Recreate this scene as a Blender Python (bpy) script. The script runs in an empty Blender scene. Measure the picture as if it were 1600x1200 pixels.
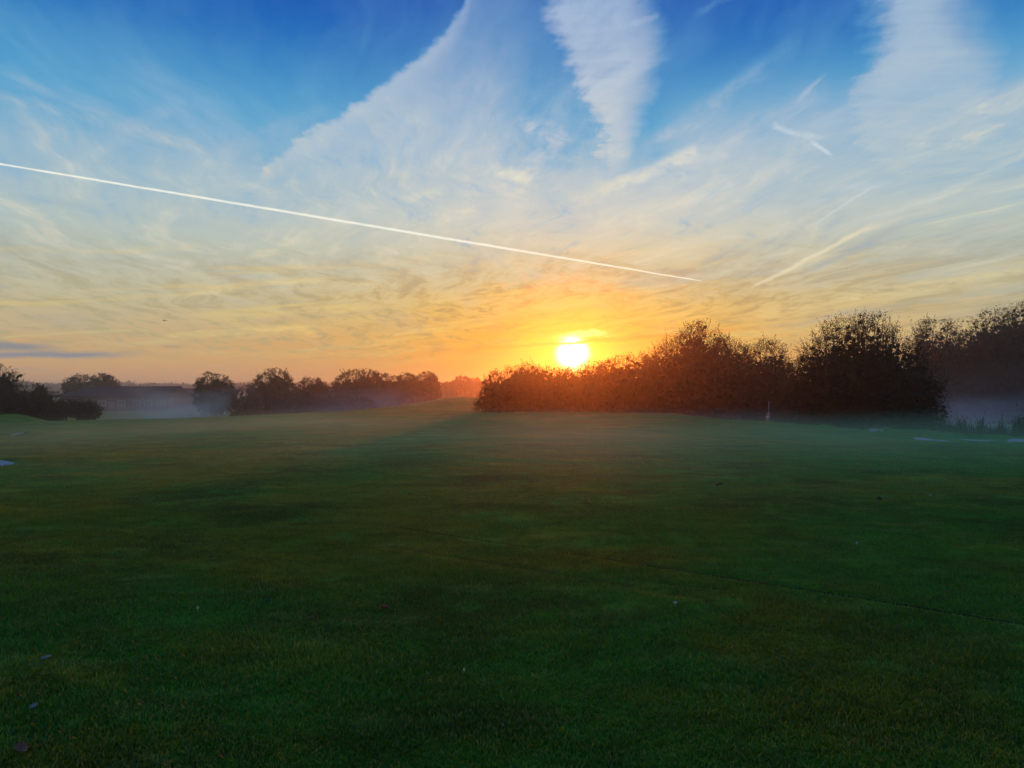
import bpy, math, random
import numpy as np
from mathutils import Vector
R = math.radians
rng = np.random.default_rng(7)
random.seed(7)
scn = bpy.context.scene

# ------------------------------------------------------------------ camera
F = 1156.0            # focal length in photo pixels (1600 wide)
EYE = 1.65
HORIZON = 618.0
PITCH = math.atan((HORIZON - 600.0) / F)
cam_d = bpy.data.cameras.new('camera')
cam = bpy.data.objects.new('camera', cam_d)
scn.collection.objects.link(cam)
cam.location = (0, 0, EYE)
cam.rotation_euler = (R(90) + PITCH, 0, 0)
cam_d.sensor_width = 36.0
cam_d.lens = 36.0 * F / 1600.0
cam_d.clip_end = 9000
scn.camera = cam
scn.render.resolution_x, scn.render.resolution_y = 1024, 768

def direction(px, py):
    cx, cy = (px - 800) / F, (600 - py) / F
    v = Vector((cx, math.cos(PITCH) - cy * math.sin(PITCH), math.sin(PITCH) + cy * math.cos(PITCH)))
    return v.normalized()
def azel(px, py):
    d = direction(px, py)
    return math.degrees(math.atan2(d.x, d.y)), math.degrees(math.asin(d.z))
def lin(c):
    out = []
    for v in c:
        v /= 255.0
        out.append(v / 12.92 if v <= 0.04045 else ((v + 0.055) / 1.055) ** 2.4)
    return (*out, 1.0)

# ------------------------------------------------------------------ render / colour
scn.view_settings.view_transform = 'Standard'
scn.view_settings.look = 'None'
scn.view_settings.exposure = 0.28
scn.view_settings.gamma = 1.0
scn.view_settings.use_curve_mapping = False
scn.cycles.use_denoising = True
scn.cycles.max_bounces = 6
scn.cycles.diffuse_bounces = 3
scn.cycles.glossy_bounces = 2
scn.cycles.transmission_bounces = 3
scn.cycles.volume_bounces = 2
scn.cycles.transparent_max_bounces = 8
scn.cycles.sample_clamp_indirect = 4.0
scn.cycles.volume_step_rate = 1.0
scn.cycles.volume_max_steps = 64

# ------------------------------------------------------------------ sun
SUN_DISC = direction(895, 552)
SUN_AZ = math.atan2(SUN_DISC.x, SUN_DISC.y)
SUN_EL = R(4.4)
HAZE, HAZE_G, HAZE_TOP, HAZE_COL = .0010, .885, 16.5, (.74, .90, 1.0)   # the morning air, built further down
sun_d = bpy.data.lights.new('sun', 'SUN')
sun_d.energy = 1.6
sun_d.angle = R(1.6)
sun_d.color = (1.0, 0.13, 0.012)
sun = bpy.data.objects.new('sun', sun_d)
scn.collection.objects.link(sun)
sun.rotation_euler = (R(90) - SUN_EL, 0, math.pi - SUN_AZ)

# ------------------------------------------------------------------ sky
world = bpy.data.worlds.new('World')
scn.world = world
world.use_nodes = True
nt = world.node_tree
nt.nodes.clear()

class V:
    """a float socket with arithmetic that lays down math nodes"""
    def __init__(s, sock): s.s = sock
    def _b(a, b, op, c=None):
        n = V.tree.nodes.new('ShaderNodeMath'); n.operation = op
        for i, q in enumerate((a, b, c)):
            if q is None: continue
            if isinstance(q, V): V.tree.links.new(q.s, n.inputs[i])
            else: n.inputs[i].default_value = q
        return V(n.outputs[0])
    def __add__(a, b): return V._b(a, b, 'ADD')
    def __radd__(a, b): return V._b(b, a, 'ADD')
    def __sub__(a, b): return V._b(a, b, 'SUBTRACT')
    def __rsub__(a, b): return V._b(b, a, 'SUBTRACT')
    def __mul__(a, b): return V._b(a, b, 'MULTIPLY')
    def __rmul__(a, b): return V._b(b, a, 'MULTIPLY')
    def __truediv__(a, b): return V._b(a, b, 'DIVIDE')
    def __rtruediv__(a, b): return V._b(b, a, "DIVIDE")
    def abs(a): return V._b(a, None, 'ABSOLUTE')
    def max(a, b): return V._b(a, b, 'MAXIMUM')
    def min(a, b): return V._b(a, b, 'MINIMUM')
    def pow(a, b): return V._b(a, b, 'POWER')
    def fn(a, op): return V._b(a, None, op)
    def clamp(a): return a.max(0.0).min(1.0)
    def step(a, lo, hi):
        """smoothstep from lo (0) to hi (1)"""
        n = V.tree.nodes.new('ShaderNodeMapRange'); n.interpolation_type = 'SMOOTHSTEP'
        V.tree.links.new(a.s, n.inputs[0])
        for i, q in ((1, lo), (2, hi)):
            if isinstance(q, V): V.tree.links.new(q.s, n.inputs[i])
            else: n.inputs[i].default_value = q
        if not isinstance(lo, V) and not isinstance(hi, V) and lo > hi:
            n.inputs[1].default_value, n.inputs[2].default_value = hi, lo
            n.inputs[3].default_value, n.inputs[4].default_value = 1.0, 0.0
        return V(n.outputs[0])
V.tree = nt

def curve(x, pts):
    """piecewise smooth function of x through pts"""
    pts = sorted(pts)
    x0, x1 = pts[0][0], pts[-1][0]
    y0, y1 = min(p[1] for p in pts), max(p[1] for p in pts)
    if y1 - y0 < 1e-6: y1 = y0 + 1
    n = V.tree.nodes.new('ShaderNodeFloatCurve')
    c = n.mapping.curves[0]
    q = [((a - x0) / (x1 - x0), (b - y0) / (y1 - y0)) for a, b in pts]
    c.points[0].location = q[0]; c.points[1].location = q[-1]
    for a in q[1:-1]: c.points.new(*a)
    n.mapping.update()
    V.tree.links.new(((x - x0) * (1.0 / (x1 - x0))).clamp().s, n.inputs['Value'])
    return V(n.outputs[0]) * (y1 - y0) + y0

def ramp(x, stops, lo, hi):
    n = V.tree.nodes.new('ShaderNodeValToRGB')
    stops = sorted(stops, key=lambda s: s[0])
    el = n.color_ramp.elements
    while len(el) < len(stops): el.new(0.5)
    for e, (p, c) in zip(el, stops):
        e.position = max(0, min(1, (p - lo) / (hi - lo))); e.color = c
    V.tree.links.new(((x - lo) * (1.0 / (hi - lo))).clamp().s, n.inputs[0])
    return n.outputs[0]

def mix(a, b, f, mode='MIX'):
    n = V.tree.nodes.new('ShaderNodeMix'); n.data_type = 'RGBA'; n.blend_type = mode
    n.clamp_factor = True
    for i, q in ((6, a), (7, b)):
        if hasattr(q, 'is_linked') or hasattr(q, 'node'): V.tree.links.new(q, n.inputs[i])
        else: n.inputs[i].default_value = q
    if isinstance(f, V): V.tree.links.new(f.s, n.inputs[0])
    else: n.inputs[0].default_value = f
    return n.outputs[2]

def noise(vec, scale, detail=4, rough=0.55, dist=0.0, lac=2.0):
    n = V.tree.nodes.new('ShaderNodeTexNoise')
    n.inputs['Scale'].default_value = scale; n.inputs['Detail'].default_value = detail
    n.inputs['Roughness'].default_value = rough; n.inputs['Distortion'].default_value = dist
    n.inputs['Lacunarity'].default_value = lac
    V.tree.links.new(vec, n.inputs['Vector'])
    return V(n.outputs[0])
def comb(x, y, z=0.0):
    n = V.tree.nodes.new('ShaderNodeCombineXYZ')
    for i, q in enumerate((x, y, z)):
        if isinstance(q, V): V.tree.links.new(q.s, n.inputs[i])
        else: n.inputs[i].default_value = q
    return n.outputs[0]
def dotc(vec, c):
    n = V.tree.nodes.new('ShaderNodeVectorMath'); n.operation = 'DOT_PRODUCT'
    V.tree.links.new(vec, n.inputs[0]); n.inputs[1].default_value = tuple(c)
    return V(n.outputs['Value'])

def build_sky():
    tc = nt.nodes.new('ShaderNodeTexCoord')
    D0 = tc.outputs['Generated']
    sep = nt.nodes.new('ShaderNodeSeparateXYZ'); nt.links.new(D0, sep.inputs[0])
    x0, y0, z0 = V(sep.outputs[0]), V(sep.outputs[1]), V(sep.outputs[2])
    # cirrus layer coordinates: where the view ray meets a flat high layer
    zc = z0.max(0.02) + 0.05
    ca, sa = math.cos(R(8)), math.sin(R(8))
    px_, py_ = x0 / zc, y0 / zc
    u = px_ * ca + py_ * sa          # across the streaks
    w = py_ * ca - px_ * sa          # along the streaks
    warp = noise(comb(px_ * 0.5, py_ * 0.5), 1.3, 3, 0.5) - 0.5
    streak = noise(comb(u * 1.5 + warp * 1.6, w * 0.34), 2.2, 7, 0.62)
    fine = noise(comb(u * 2.4 + warp * 2.0, w * 1.2), 5.0, 6, 0.65)
    billow = noise(comb(u * 0.8, w * 0.5 + warp), 1.6, 5, 0.6, 0.6)
    lowstreak = noise(comb(x0 * 3.0 + warp * 0.4, z0 * 46.0 - x0 * 5.0), 1.5, 6, 0.6, 0.5)
    rip = noise(comb(x0 * 5.0 - z0 * 5, z0 * 60.0 + x0 * 12), 1.6, 5, 0.6, 0.3)
    fib = noise(comb(u * 1.7 + warp * 1.6, w * 0.55 - warp * .8), 3.0, 8, 0.68, 0.1)
    n2 = noise(D0, 9.0, 5, 0.6) - 0.5
    n3 = noise(D0, 24.0, 5, 0.6) - 0.5
    # direction, slightly ragged, for the cloud edges
    az = (x0.s, y0.s)
    n = nt.nodes.new('ShaderNodeMath'); n.operation = 'ARCTAN2'
    nt.links.new(x0.s, n.inputs[0]); nt.links.new(y0.s, n.inputs[1])
    a_ = V(n.outputs[0]) * (180 / math.pi)
    e_ = z0.fn('ARCSINE') * (180 / math.pi)
    a = a_ + n2 * 3.0 + n3 * 1.0
    e = e_ + n2 * 1.6 + n3 * 0.7
    P = azel

    # --- cover: 0 clear blue, 1 high cloud
    def ey(y, xx=800): return P(xx, y)[1]
    cov = curve(e, [(0, 1), (ey(420), .98), (ey(350), .92), (ey(290), .74), (ey(220), .44),
                    (ey(120), .20), (ey(0), .07), (60, .25), (90, .2)])
    cov = cov + (streak - 0.5) * 0.75 * e_.step(4, 20) + (billow - 0.5) * 0.45
    # the great diagonal sheet with a crisp upper-left edge
    hfib0 = noise(comb(x0 * 7.0, z0 * 50.0 + x0 * 14), 1.6, 6, 0.62)
    edge = curve(a_ + n3 * 0.8, [P(-300, 330), P(0, 305), P(150, 292), P(260, 278), P(370, 262), P(430, 225), P(480, 190),
                    P(560, 145), P(640, 85), P(690, 35), P(720, 0), (P(760, -60)[0], 31.5), (60, 40)])
    soft = a_.step(-27, -17)
    depth = edge - e_ + (n3 * 0.5) + (fine - .5) * 1.3 + (fib - .5) * 1.2 + (hfib0 - .5) * 1.0
    lo = 0.0
    sheet = (depth + (1.0 - soft) * 2.2) / (1.3 + (1.0 - soft) * 4.5)
    sheet = sheet.step(0.0, 1.0)
    lit_edge = depth.step(0.0, 0.5) * depth.step(3.0, 0.5) * soft * 0.25
    body = curve(a_, [(-60, .55), (-35, .55), (-25, .75), (-12, .88), (-6, .92), (-1, .80), (2, .60), (6, .45), (12, .1), (60, 0)])
    body = (body + (streak - 0.5) * 0.7 + (fine - 0.5) * 0.4 + (fib - .5) * .5).clamp()
    body = body * curve(e_, [(0, 1), (14, 1), (18, .97), (22, .80), (27, .55), (35, .4), (90, .2)])
    cov = cov.max(sheet * (body + lit_edge))
    # the V-shaped plume of an old trail
    L = curve(e_, [(P(885, 310)[1], P(885, 310)[0]), (ey(230, 925), P(920, 230)[0]), (ey(160, 900), P(900, 160)[0]),
                   (ey(80, 860), P(862, 80)[0]), (ey(0, 835), P(836, 0)[0]), (45, -2)])
    Rr = curve(e_, [(P(1060, 310)[1], P(1060, 310)[0]), (ey(230, 985), P(1003, 230)[0]), (ey(130, 1015), P(1018, 130)[0]),
                    (ey(60, 1030), P(1030, 60)[0]), (ey(0, 1000), P(1010, 0)[0]), (45, 12)])
    hfib = noise(comb(x0 * 6.0 + n2, z0 * 60.0), 1.4, 6, 0.6)
    am = a_ + n2 * 1.6 + n3 * 1.4
    am2 = am + (fine - .5) * 3.0 + (hfib - .5) * 2.2 + (fib - .5) * 1.6
    pl = (am2 - L).step(-1.2, 2.2) * (Rr - am2).step(-2.2, 2.4) * e_.step(ey(350, 950), ey(235, 950)) * e_.step(55, 35)
    cov = cov.max(pl * (0.92 + (hfib - 0.5) * 0.45 + (fine - 0.5) * 0.7 + (fib - .5) * .5))
    # right-hand band
    L2 = curve(e_, [(ey(420, 1420), P(1420, 420)[0]), (ey(300, 1370), P(1372, 300)[0]), (ey(250, 1335), P(1320, 250)[0]),
                    (ey(190, 1310), P(1295, 190)[0]), (ey(100, 1345), P(1340, 100)[0]), (ey(0, 1365), P(1362, 0)[0]), (45, 28)])
    R2 = curve(e_, [(ey(330, 1600), 37), (ey(200, 1590), P(1590, 200)[0]), (ey(100, 1570), P(1555, 100)[0]),
                    (ey(0, 1500), P(1490, 0)[0]), (45, 30)])
    b2 = (am2 - L2).step(-1.2, 2.6) * (R2 - am).step(-3.5, 2.0) * e_.step(ey(360, 1400), ey(260, 1400)) * e_.step(60, 38)
    cov = cov.max(b2 * (0.95 + (rip - 0.5) * 0.5 + (fine - 0.5) * 0.5 + (streak - .5) * .3))
    # right veil between plume and band
    veil = a_.step(7, 14) * e_.step(ey(60), ey(270)) * (0.78 + (streak - .5) * 0.9 + n2 * .5)
    cov = cov.max(veil)

    def vadd(a, b):
        q = nt.nodes.new('ShaderNodeVectorMath'); q.operation = 'ADD'
        nt.links.new(a, q.inputs[0]); nt.links.new(b, q.inputs[1]); return q.outputs[0]
    zero = comb(n2 * 0.0, 0.0, 0.0)
    DV = vadd(D0, zero)
    W1 = vadd(D0, comb(n3 * .014 + n2 * .026, 0.0, n2 * .022 - n3 * .014 + (fine - .5) * .010))
    W05 = vadd(D0, comb(n3 * .006 + n2 * .008, 0.0, n2 * .006 - n3 * .008 + (fine - .5) * .005))
    def band(p1, p2, wpx, strength, ragged=1.0, taper=0.15, end=0.1, src=None):
        DD = W1 if ragged > .9 else W05
        d1, d2 = direction(*p1), direction(*p2)
        nrm = d1.cross(d2).normalized()
        t = (d2 - d1); ln = t.length; t.normalize()
        dist = dotc(DD, nrm)
        along = (dotc(DD, t) - d1.dot(t)) * (1.0 / ln)
        m = dist.abs().step(wpx / F, wpx / F * 0.05)
        m = m * along.step(0.0, taper) * along.step(1.0, 1.0 - end)
        m = m * dotc(DD, (d1 + d2).normalized()).step(0.2, 0.4)
        if ragged > 0.9: m = m * (fine * 2.6 + fib * 2.4 - 1.85).clamp()
        return m * strength
    add = None
    for b in [((990, 245), (1290, 35), 22, .30, 1.5, .2, .3), ((1000, 300), (1330, 120), 26, .34, 1.5, .2, .3),
              ((1100, 330), (1320, 195), 22, .25, 1.5, .2, .3),
              ((-60, 90), (380, 268), 16, .22, 1, .2, .25), ((-60, 130), (340, 250), 10, .14, 1, .2, .3),
              ((60, 290), (330, 130), 16, .13, 1.5, .3, .4), ((250, 280), (560, 150), 18, .14, 1.5, .3, .4),
              ((560, 90), (590, 20), 10, .12, 1.5, .3, .4),
              ((760, 330), (900, 190), 26, .25, 2.0, .3, .4), ((800, 180), (905, 225), 17, .5, 2.0, .3, .3),
              ((1080, 30), (1180, -30), 9, .3, 2.0, .3, .3), ((985, 40), (1040, 20), 8, .4, 2.0, .3, .3),
              ((1240, 165), (1300, 105), 5, .22, .6, .3, .4)]:
        m = band(*b)
        add = m if add is None else add + m
    cov = (cov + add * (0.6 + streak * 0.8)).clamp()

    # --- colours by elevation
    e2 = e_ + (lowstreak - 0.5) * 3.0 * e_.step(22, 3) + n2 * 1.5
    def col(table, xx): return [(ey(y, xx), lin(c)) for y, c in table]
    clear = ramp(e_ + n2 * 2, col([(600, (150, 172, 185)), (420, (112, 165, 198)), (300, (74, 156, 200)), (200, (48, 142, 194)),
                                   (100, (30, 110, 180)), (0, (16, 80, 168))], 800) + [(50, lin((20, 70, 150))), (88, lin((14, 50, 120)))], 0, 90)
    away = ramp(e2, col([(618, (205, 160, 138)), (590, (222, 170, 132)), (560, (222, 178, 128)), (525, (210, 184, 146)), (480, (200, 192, 162)),
                         (400, (182, 194, 186)), (320, (168, 188, 194)), (200, (158, 182, 200)), (0, (146, 174, 200))], 800) + [(70, lin((110, 130, 170)))], 0, 70)
    sunw = ramp(e2, col([(618, (240, 150, 60)), (590, (246, 160, 48)), (560, (252, 172, 40)), (520, (250, 188, 56)), (480, (238, 196, 98)), (430, (218, 200, 150)),
                         (350, (206, 204, 190)), (250, (186, 196, 202)), (100, (166, 184, 204)), (0, (150, 174, 204))], 800) + [(70, lin((110, 130, 170)))], 0, 70)
    da = a_ - math.degrees(SUN_AZ)
    S = ((da * (1 / 19.0)).pow(2) * -1.0).fn('EXPONENT')
    cloud = mix(away, sunw, S)
    # warm highlights and grey undersides low in the cloud
    hi = (lowstreak - 0.5).step(0.04, 0.22) * e_.step(1, 5) * e_.step(15, 7)
    cloud = mix(cloud, lin((240, 208, 130)), hi * 0.34)
    dk = (0.5 - billow).step(0.02, 0.2) * e_.step(3, 8) * e_.step(24, 12)
    cloud = mix(cloud, lin((164, 172, 176)), dk * 0.34)
    dk2 = (0.5 - rip).step(0.0, 0.22) * e_.step(1.5, 3.0) * e_.step(15, 7) * (0.35 + S * 0.5)
    cloud = mix(cloud, lin((186, 150, 92)), dk2 * 0.5)
    mid = e_.step(4.5, 10) * e_.step(24, 17)
    cloud = mix(cloud, lin((226, 216, 190)), fib.step(.48, .72) * mid * .62)
    cloud = mix(cloud, lin((132, 172, 206)), fib.step(.48, .28) * mid * .55)
    gold = e_.step(2.0, 4.0) * e_.step(12, 7)
    cloud = mix(cloud, mix(lin((186, 176, 140)), lin((196, 152, 84)), S), fib.step(.54, .38) * gold * .85)
    cloud = mix(cloud, mix(lin((224, 200, 140)), lin((255, 214, 110)), S), lowstreak.step(.50, .64) * gold * .5)
    hi2 = (streak - 0.5).step(0.05, 0.25) * e_.step(7, 14)
    cloud = mix(cloud, lin((206, 212, 216)), hi2 * 0.4)
    thin = cov.step(0.75, 0.2) * e_.step(12, 18)
    cloud = mix(cloud, lin((112, 178, 204)), thin * 0.8)
    sky = mix(clear, cloud, cov)

    dim = nt.nodes.new('ShaderNodeVectorMath'); dim.operation = 'MULTIPLY'
    nt.links.new(sky, dim.inputs[0])
    kk = curve(e_, [(0, .84), (3, .84), (8, .86), (12, .95), (17, 1), (90, 1)])
    nt.links.new(comb(kk, kk, kk * curve(e_, [(0, .9), (6, .93), (12, 1.0), (90, 1.0)])), dim.inputs[1])
    sky = dim.outputs[0]
    # bright wisps, soft dark streaks
    for (b, c) in [((( 930, 305), (1095, 232), 15, .75, 2.0, .3, .12), (224, 218, 200)),
                   (((1050, 330), (1160, 275), 13, .55, 2.0, .3, .2), (214, 212, 200)),
                   (((760, 262), (838, 285), 13, .7, 2.0, .3, .2), (226, 220, 196)),
                   (((870, 320), (1010, 285), 22, .5, 2.5, .3, .3), (226, 216, 186)),
                   (((1200, 196), (1300, 222), 7, .6, 1.2, .1, .5), (214, 222, 226)),
                   (((1262, 218), (1302, 246), 4, .5, .8, .3, .3), (214, 222, 226)),
                   (((1300, 300), (1400, 285), 8, .4, 2, .3, .3), (206, 212, 214)),
                   (((1165, 455), (1378, 344), 5, .7, .7, .12, .2), (226, 214, 182)),
                   (((1330, 366), (1660, 215), 8, .45, 1, .3, .2), (214, 210, 196)),
                   (((1230, 440), (1440, 338), 9, .55, .7, .3, .3), (160, 168, 172)),
                   (((1270, 352), (1370, 288), 3, .4, .6, .2, .2), (206, 212, 212)),
                   (((1180, 470), (1640, 330), 16, .25, 1, .3, .1), (176, 176, 168)),
                   (((1150, 520), (1640, 440), 7, .45, 1, .3, .1), (158, 166, 160)),
                   (((1080, 512), (1640, 412), 10, .35, 1, .3, .1), (238, 214, 150)),
                   (((380, 405), (470, 375), 9, .45, 1.5, .3, .3), (232, 216, 170)),
                   (((600, 320), (710, 292), 9, .5, 1.5, .3, .3), (228, 220, 190)),
                   (((250, 470), (410, 440), 8, .5, 1.5, .3, .3), (232, 208, 150)),
                   (((380, 440), (640, 445), 5, .4, 1, .3, .3), (234, 214, 160)),
                   (((330, 505), (520, 522), 10, .5, 2, .3, .3), (240, 206, 120)),
                   (((40, 515), (240, 480), 5, .3, 1, .3, .3), (168, 166, 150)),
                   (((300, 520), (700, 470), 7, .3, 1.5, .3, .3), (176, 164, 130)),
                   (((640, 545), (800, 515), 6, .35, 1.5, .3, .3), (196, 148, 70)),
                   ]:
        sky = mix(sky, lin(c), band(*b))
    # low slate-blue cloud bars on the left
    for (b, c) in [(((-160, 532), (118, 545), 9, .75, .5, .3, .35), (104, 124, 150)),
                   (((-160, 553), (250, 554), 7, .8, .4, .2, .35), (112, 128, 152)),
                   (((-40, 574), (110, 580), 3, .35, .3, .2, .4), (168, 150, 148)),
                   (((248, 540), (292, 544), 2.6, .5, .3, .4, .4), (140, 128, 124))]:
        sky = mix(sky, lin(c), band(*b))
    # fresh vapour trail
    d1, d2 = direction(-420, 186), direction(1104, 440.5)
    nrm = d1.cross(d2).normalized(); t = (d2 - d1); ln = t.length; t.normalize()
    dist = dotc(DV, nrm) + n3 * 0.0009 + (fine - 0.5) * 0.0007
    along = (dotc(DV, t) - d1.dot(t)) * (1.0 / ln)
    wid = curve(along, [(0, 1.6), (.28, 2.3), (.65, 3.1), (.85, 2.4), (1, .9)]) * ((.62 + fine * .5) / F)
    tr = (1.0 - (dist.abs() / wid)).step(0.0, 0.75) * along.step(0.05, 0.15) * along.step(1.0, 0.985) * dotc(DV, (d1 + d2).normalized()).step(0.2, 0.4)
    sky = mix(sky, lin((244, 242, 226)), tr * (fine * .7 + .5).clamp())

    # the sun and the glow round it in thin cloud
    cosT = dotc(DV, SUN_DISC).min(1.0)
    th = cosT.fn('ARCCOSINE') * (180 / math.pi)
    flat = ((da * 0.55).pow(2) + (e_ - math.degrees(math.asin(SUN_DISC.z))).pow(2)).fn('SQRT')
    g1 = ((flat * (-1 / 2.4))).fn('EXPONENT')
    sky = mix(sky, lin((255, 186, 8)), (g1 * 1.0).clamp())
    g2 = ((flat * (-1 / 1.0))).fn('EXPONENT')
    sky = mix(sky, lin((255, 240, 70)), (g2 * 1.35).clamp())
    # cloud bar crossing just above the sun
    bar = band((600, 556), (1300, 506), 5, 1.0, .8, .3, .3)
    bar2 = band((640, 520), (1000, 470), 8, 1.0, 1.5, .3, .3)
    sky = mix(sky, lin((226, 132, 26)), bar * 0.4)
    sky = mix(sky, lin((206, 160, 78)), bar2 * 0.45)
    nick = band((815, 541), (990, 530), 3.4, 1.0, .6, .2, .2)
    th = (th + n3 * .5 + (fine - .5) * .25).max(0.0)
    ovr = ((th * (1 / 0.88)).pow(2.6) * -1.0).fn('EXPONENT') * (1.0 - bar * 0.6) * (1.0 - nick * .97)
    ovr2 = band((850, 527), (975, 520), 8, 1.0, 1.0, .5, .5)
    addc = nt.nodes.new('ShaderNodeVectorMath'); addc.operation = 'SCALE'
    addc.inputs[0].default_value = (1.0, 0.80, 0.42)
    nt.links.new((ovr * 14.0 + ovr2 * 1.0).s, addc.inputs['Scale'])
    tot = nt.nodes.new('ShaderNodeVectorMath'); tot.operation = 'ADD'
    nt.links.new(sky, tot.inputs[0]); nt.links.new(addc.outputs[0], tot.inputs[1])

    # the haze box adds forward-scattered sunlight in front of the sky; the sky behind it is that much dimmer
    path = ((HAZE_TOP - EYE) / z0.max(0.012)).min(1150.0)
    ins = 1.0 - (path * -HAZE).fn('EXPONENT')
    lampdir = Vector((math.sin(SUN_AZ) * math.cos(SUN_EL), math.cos(SUN_AZ) * math.cos(SUN_EL), math.sin(SUN_EL)))
    g = HAZE_G
    ph = ((1 + g * g) - dotc(DV, lampdir) * (2 * g)).max(.001).pow(1.5)
    ph = ((1 - g * g) / (4 * math.pi)) / ph
    k = (ins * ph * (sun_d.energy * .85)).min(1.2) * e_.step(0.2, 1.5)
    sb = nt.nodes.new('ShaderNodeVectorMath'); sb.operation = 'SCALE'
    sb.inputs[0].default_value = [sun_d.color[i] * HAZE_COL[i] for i in range(3)]
    nt.links.new(k.s, sb.inputs['Scale'])
    df = nt.nodes.new('ShaderNodeVectorMath'); df.operation = 'SUBTRACT'
    nt.links.new(tot.outputs[0], df.inputs[0]); nt.links.new(sb.outputs[0], df.inputs[1])
    fl = nt.nodes.new('ShaderNodeVectorMath'); fl.operation = 'SCALE'; fl.inputs['Scale'].default_value = .16
    nt.links.new(tot.outputs[0], fl.inputs[0])
    mxn = nt.nodes.new('ShaderNodeVectorMath'); mxn.operation = 'MAXIMUM'
    nt.links.new(df.outputs[0], mxn.inputs[0]); nt.links.new(fl.outputs[0], mxn.inputs[1])
    bg = nt.nodes.new('ShaderNodeBackground'); bg.inputs[1].default_value = 0.92
    nt.links.new(mxn.outputs[0], bg.inputs[0])
    # the physical sky behind it all, faint
    st = nt.nodes.new('ShaderNodeTexSky'); st.sky_type = 'NISHITA'; st.sun_disc = False
    st.sun_elevation = SUN_EL; st.sun_rotation = SUN_AZ; st.dust_density = 2.0
    bg2 = nt.nodes.new('ShaderNodeBackground'); bg2.inputs[1].default_value = 0.05
    nt.links.new(st.outputs[0], bg2.inputs[0])
    ms = nt.nodes.new('ShaderNodeMixShader'); ms.inputs[0].default_value = 0.04
    out = nt.nodes.new('ShaderNodeOutputWorld')
    nt.links.new(bg.outputs[0], ms.inputs[1]); nt.links.new(bg2.outputs[0], ms.inputs[2])
    nt.links.new(ms.outputs[0], out.inputs[0])
build_sky()
world.cycles.sampling_method = 'MANUAL'
world.cycles.sample_map_resolution = 1024

# =================================================================== helpers
C = scn.collection
def tag(o, label=None, cat=None, group=None, kind=None):
    if label: o['label'] = label
    if cat: o['category'] = cat
    if group: o['group'] = group
    if kind: o['kind'] = kind
    return o
def mesh_obj(name, verts, faces, mat, parent=None, smooth=False):
    """verts (n,3) array; faces (m,k) array or list of tuples"""
    me = bpy.data.meshes.new(name)
    if isinstance(faces, np.ndarray):
        verts = np.asarray(verts, np.float32); m, k = faces.shape
        me.vertices.add(len(verts)); me.vertices.foreach_set('co', verts.ravel())
        me.loops.add(m * k); me.loops.foreach_set('vertex_index', faces.astype(np.int32).ravel())
        me.polygons.add(m); me.polygons.foreach_set('loop_start', np.arange(0, m * k, k, dtype=np.int32))
        me.update(calc_edges=True)
    else:
        me.from_pydata([tuple(v) for v in verts], [], faces)
    if smooth: me.polygons.foreach_set('use_smooth', np.ones(len(me.polygons), bool))
    me.materials.append(mat)
    o = bpy.data.objects.new(name, me); C.objects.link(o)
    if parent: o.parent = parent
    return o
def empty(name, loc):
    o = bpy.data.objects.new(name, None); C.objects.link(o); o.location = loc; o.empty_display_size = 0.3
    return o
class MB:
    def __init__(s): s.v = []; s.f = []
    def box(s, x0, x1, y0, y1, z0, z1):
        b = len(s.v)
        s.v += [(x, y, z) for z in (z0, z1) for y in (y0, y1) for x in (x0, x1)]
        s.f += [tuple(b + i for i in q) for q in ((0, 2, 3, 1), (4, 5, 7, 6), (0, 1, 5, 4), (2, 6, 7, 3), (0, 4, 6, 2), (1, 3, 7, 5))]
        return s
    def tube(s, pts, rads, n=7):
        b = len(s.v); k = len(pts)
        for i, (p, r) in enumerate(zip(pts, rads)):
            p = Vector(p)
            d = (Vector(pts[min(i + 1, k - 1)]) - Vector(pts[max(i - 1, 0)])).normalized()
            q = d.cross(Vector((0.3, 1, 0.1))).normalized(); w = d.cross(q)
            for j in range(n):
                t = 2 * math.pi * j / n
                s.v.append(tuple(p + q * (r * math.cos(t)) + w * (r * math.sin(t))))
        for i in range(k - 1):
            for j in range(n):
                s.f.append((b + i * n + j, b + i * n + (j + 1) % n, b + (i + 1) * n + (j + 1) % n, b + (i + 1) * n + j))
        s.f.append(tuple(b + j for j in range(n))[::-1]); s.f.append(tuple(b + (k - 1) * n + j for j in range(n)))
        return s
    def poly(s, pts, faces):
        b = len(s.v); s.v += list(pts); s.f += [tuple(b + i for i in q) for q in faces]; return s
    def build(s, name, mat, parent=None, smooth=False): return mesh_obj(name, s.v, s.f, mat, parent, smooth)

# =================================================================== materials
def new_mat(name):
    m = bpy.data.materials.new(name); m.use_nodes = True
    m.node_tree.nodes.clear(); V.tree = m.node_tree
    return m, m.node_tree
def simple_mat(name, c, rough=0.7, spec=0.3, var=0.25, scale=6.0, metal=0.0):
    m, t = new_mat(name)
    tc = t.nodes.new('ShaderNodeTexCoord')
    nz = noise(tc.outputs['Object'], scale, 4, 0.6)
    c2 = tuple(v * (1 - var) for v in c)
    cc = mix((*c2, 1), (*[min(1, v * (1 + var)) for v in c], 1), nz)
    p = t.nodes.new('ShaderNodeBsdfPrincipled')
    t.links.new(cc, p.inputs['Base Color'])
    p.inputs['Roughness'].default_value = rough; p.inputs['Specular IOR Level'].default_value = spec
    p.inputs['Metallic'].default_value = metal
    o = t.nodes.new('ShaderNodeOutputMaterial'); t.links.new(p.outputs[0], o.inputs[0])
    return m
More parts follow.
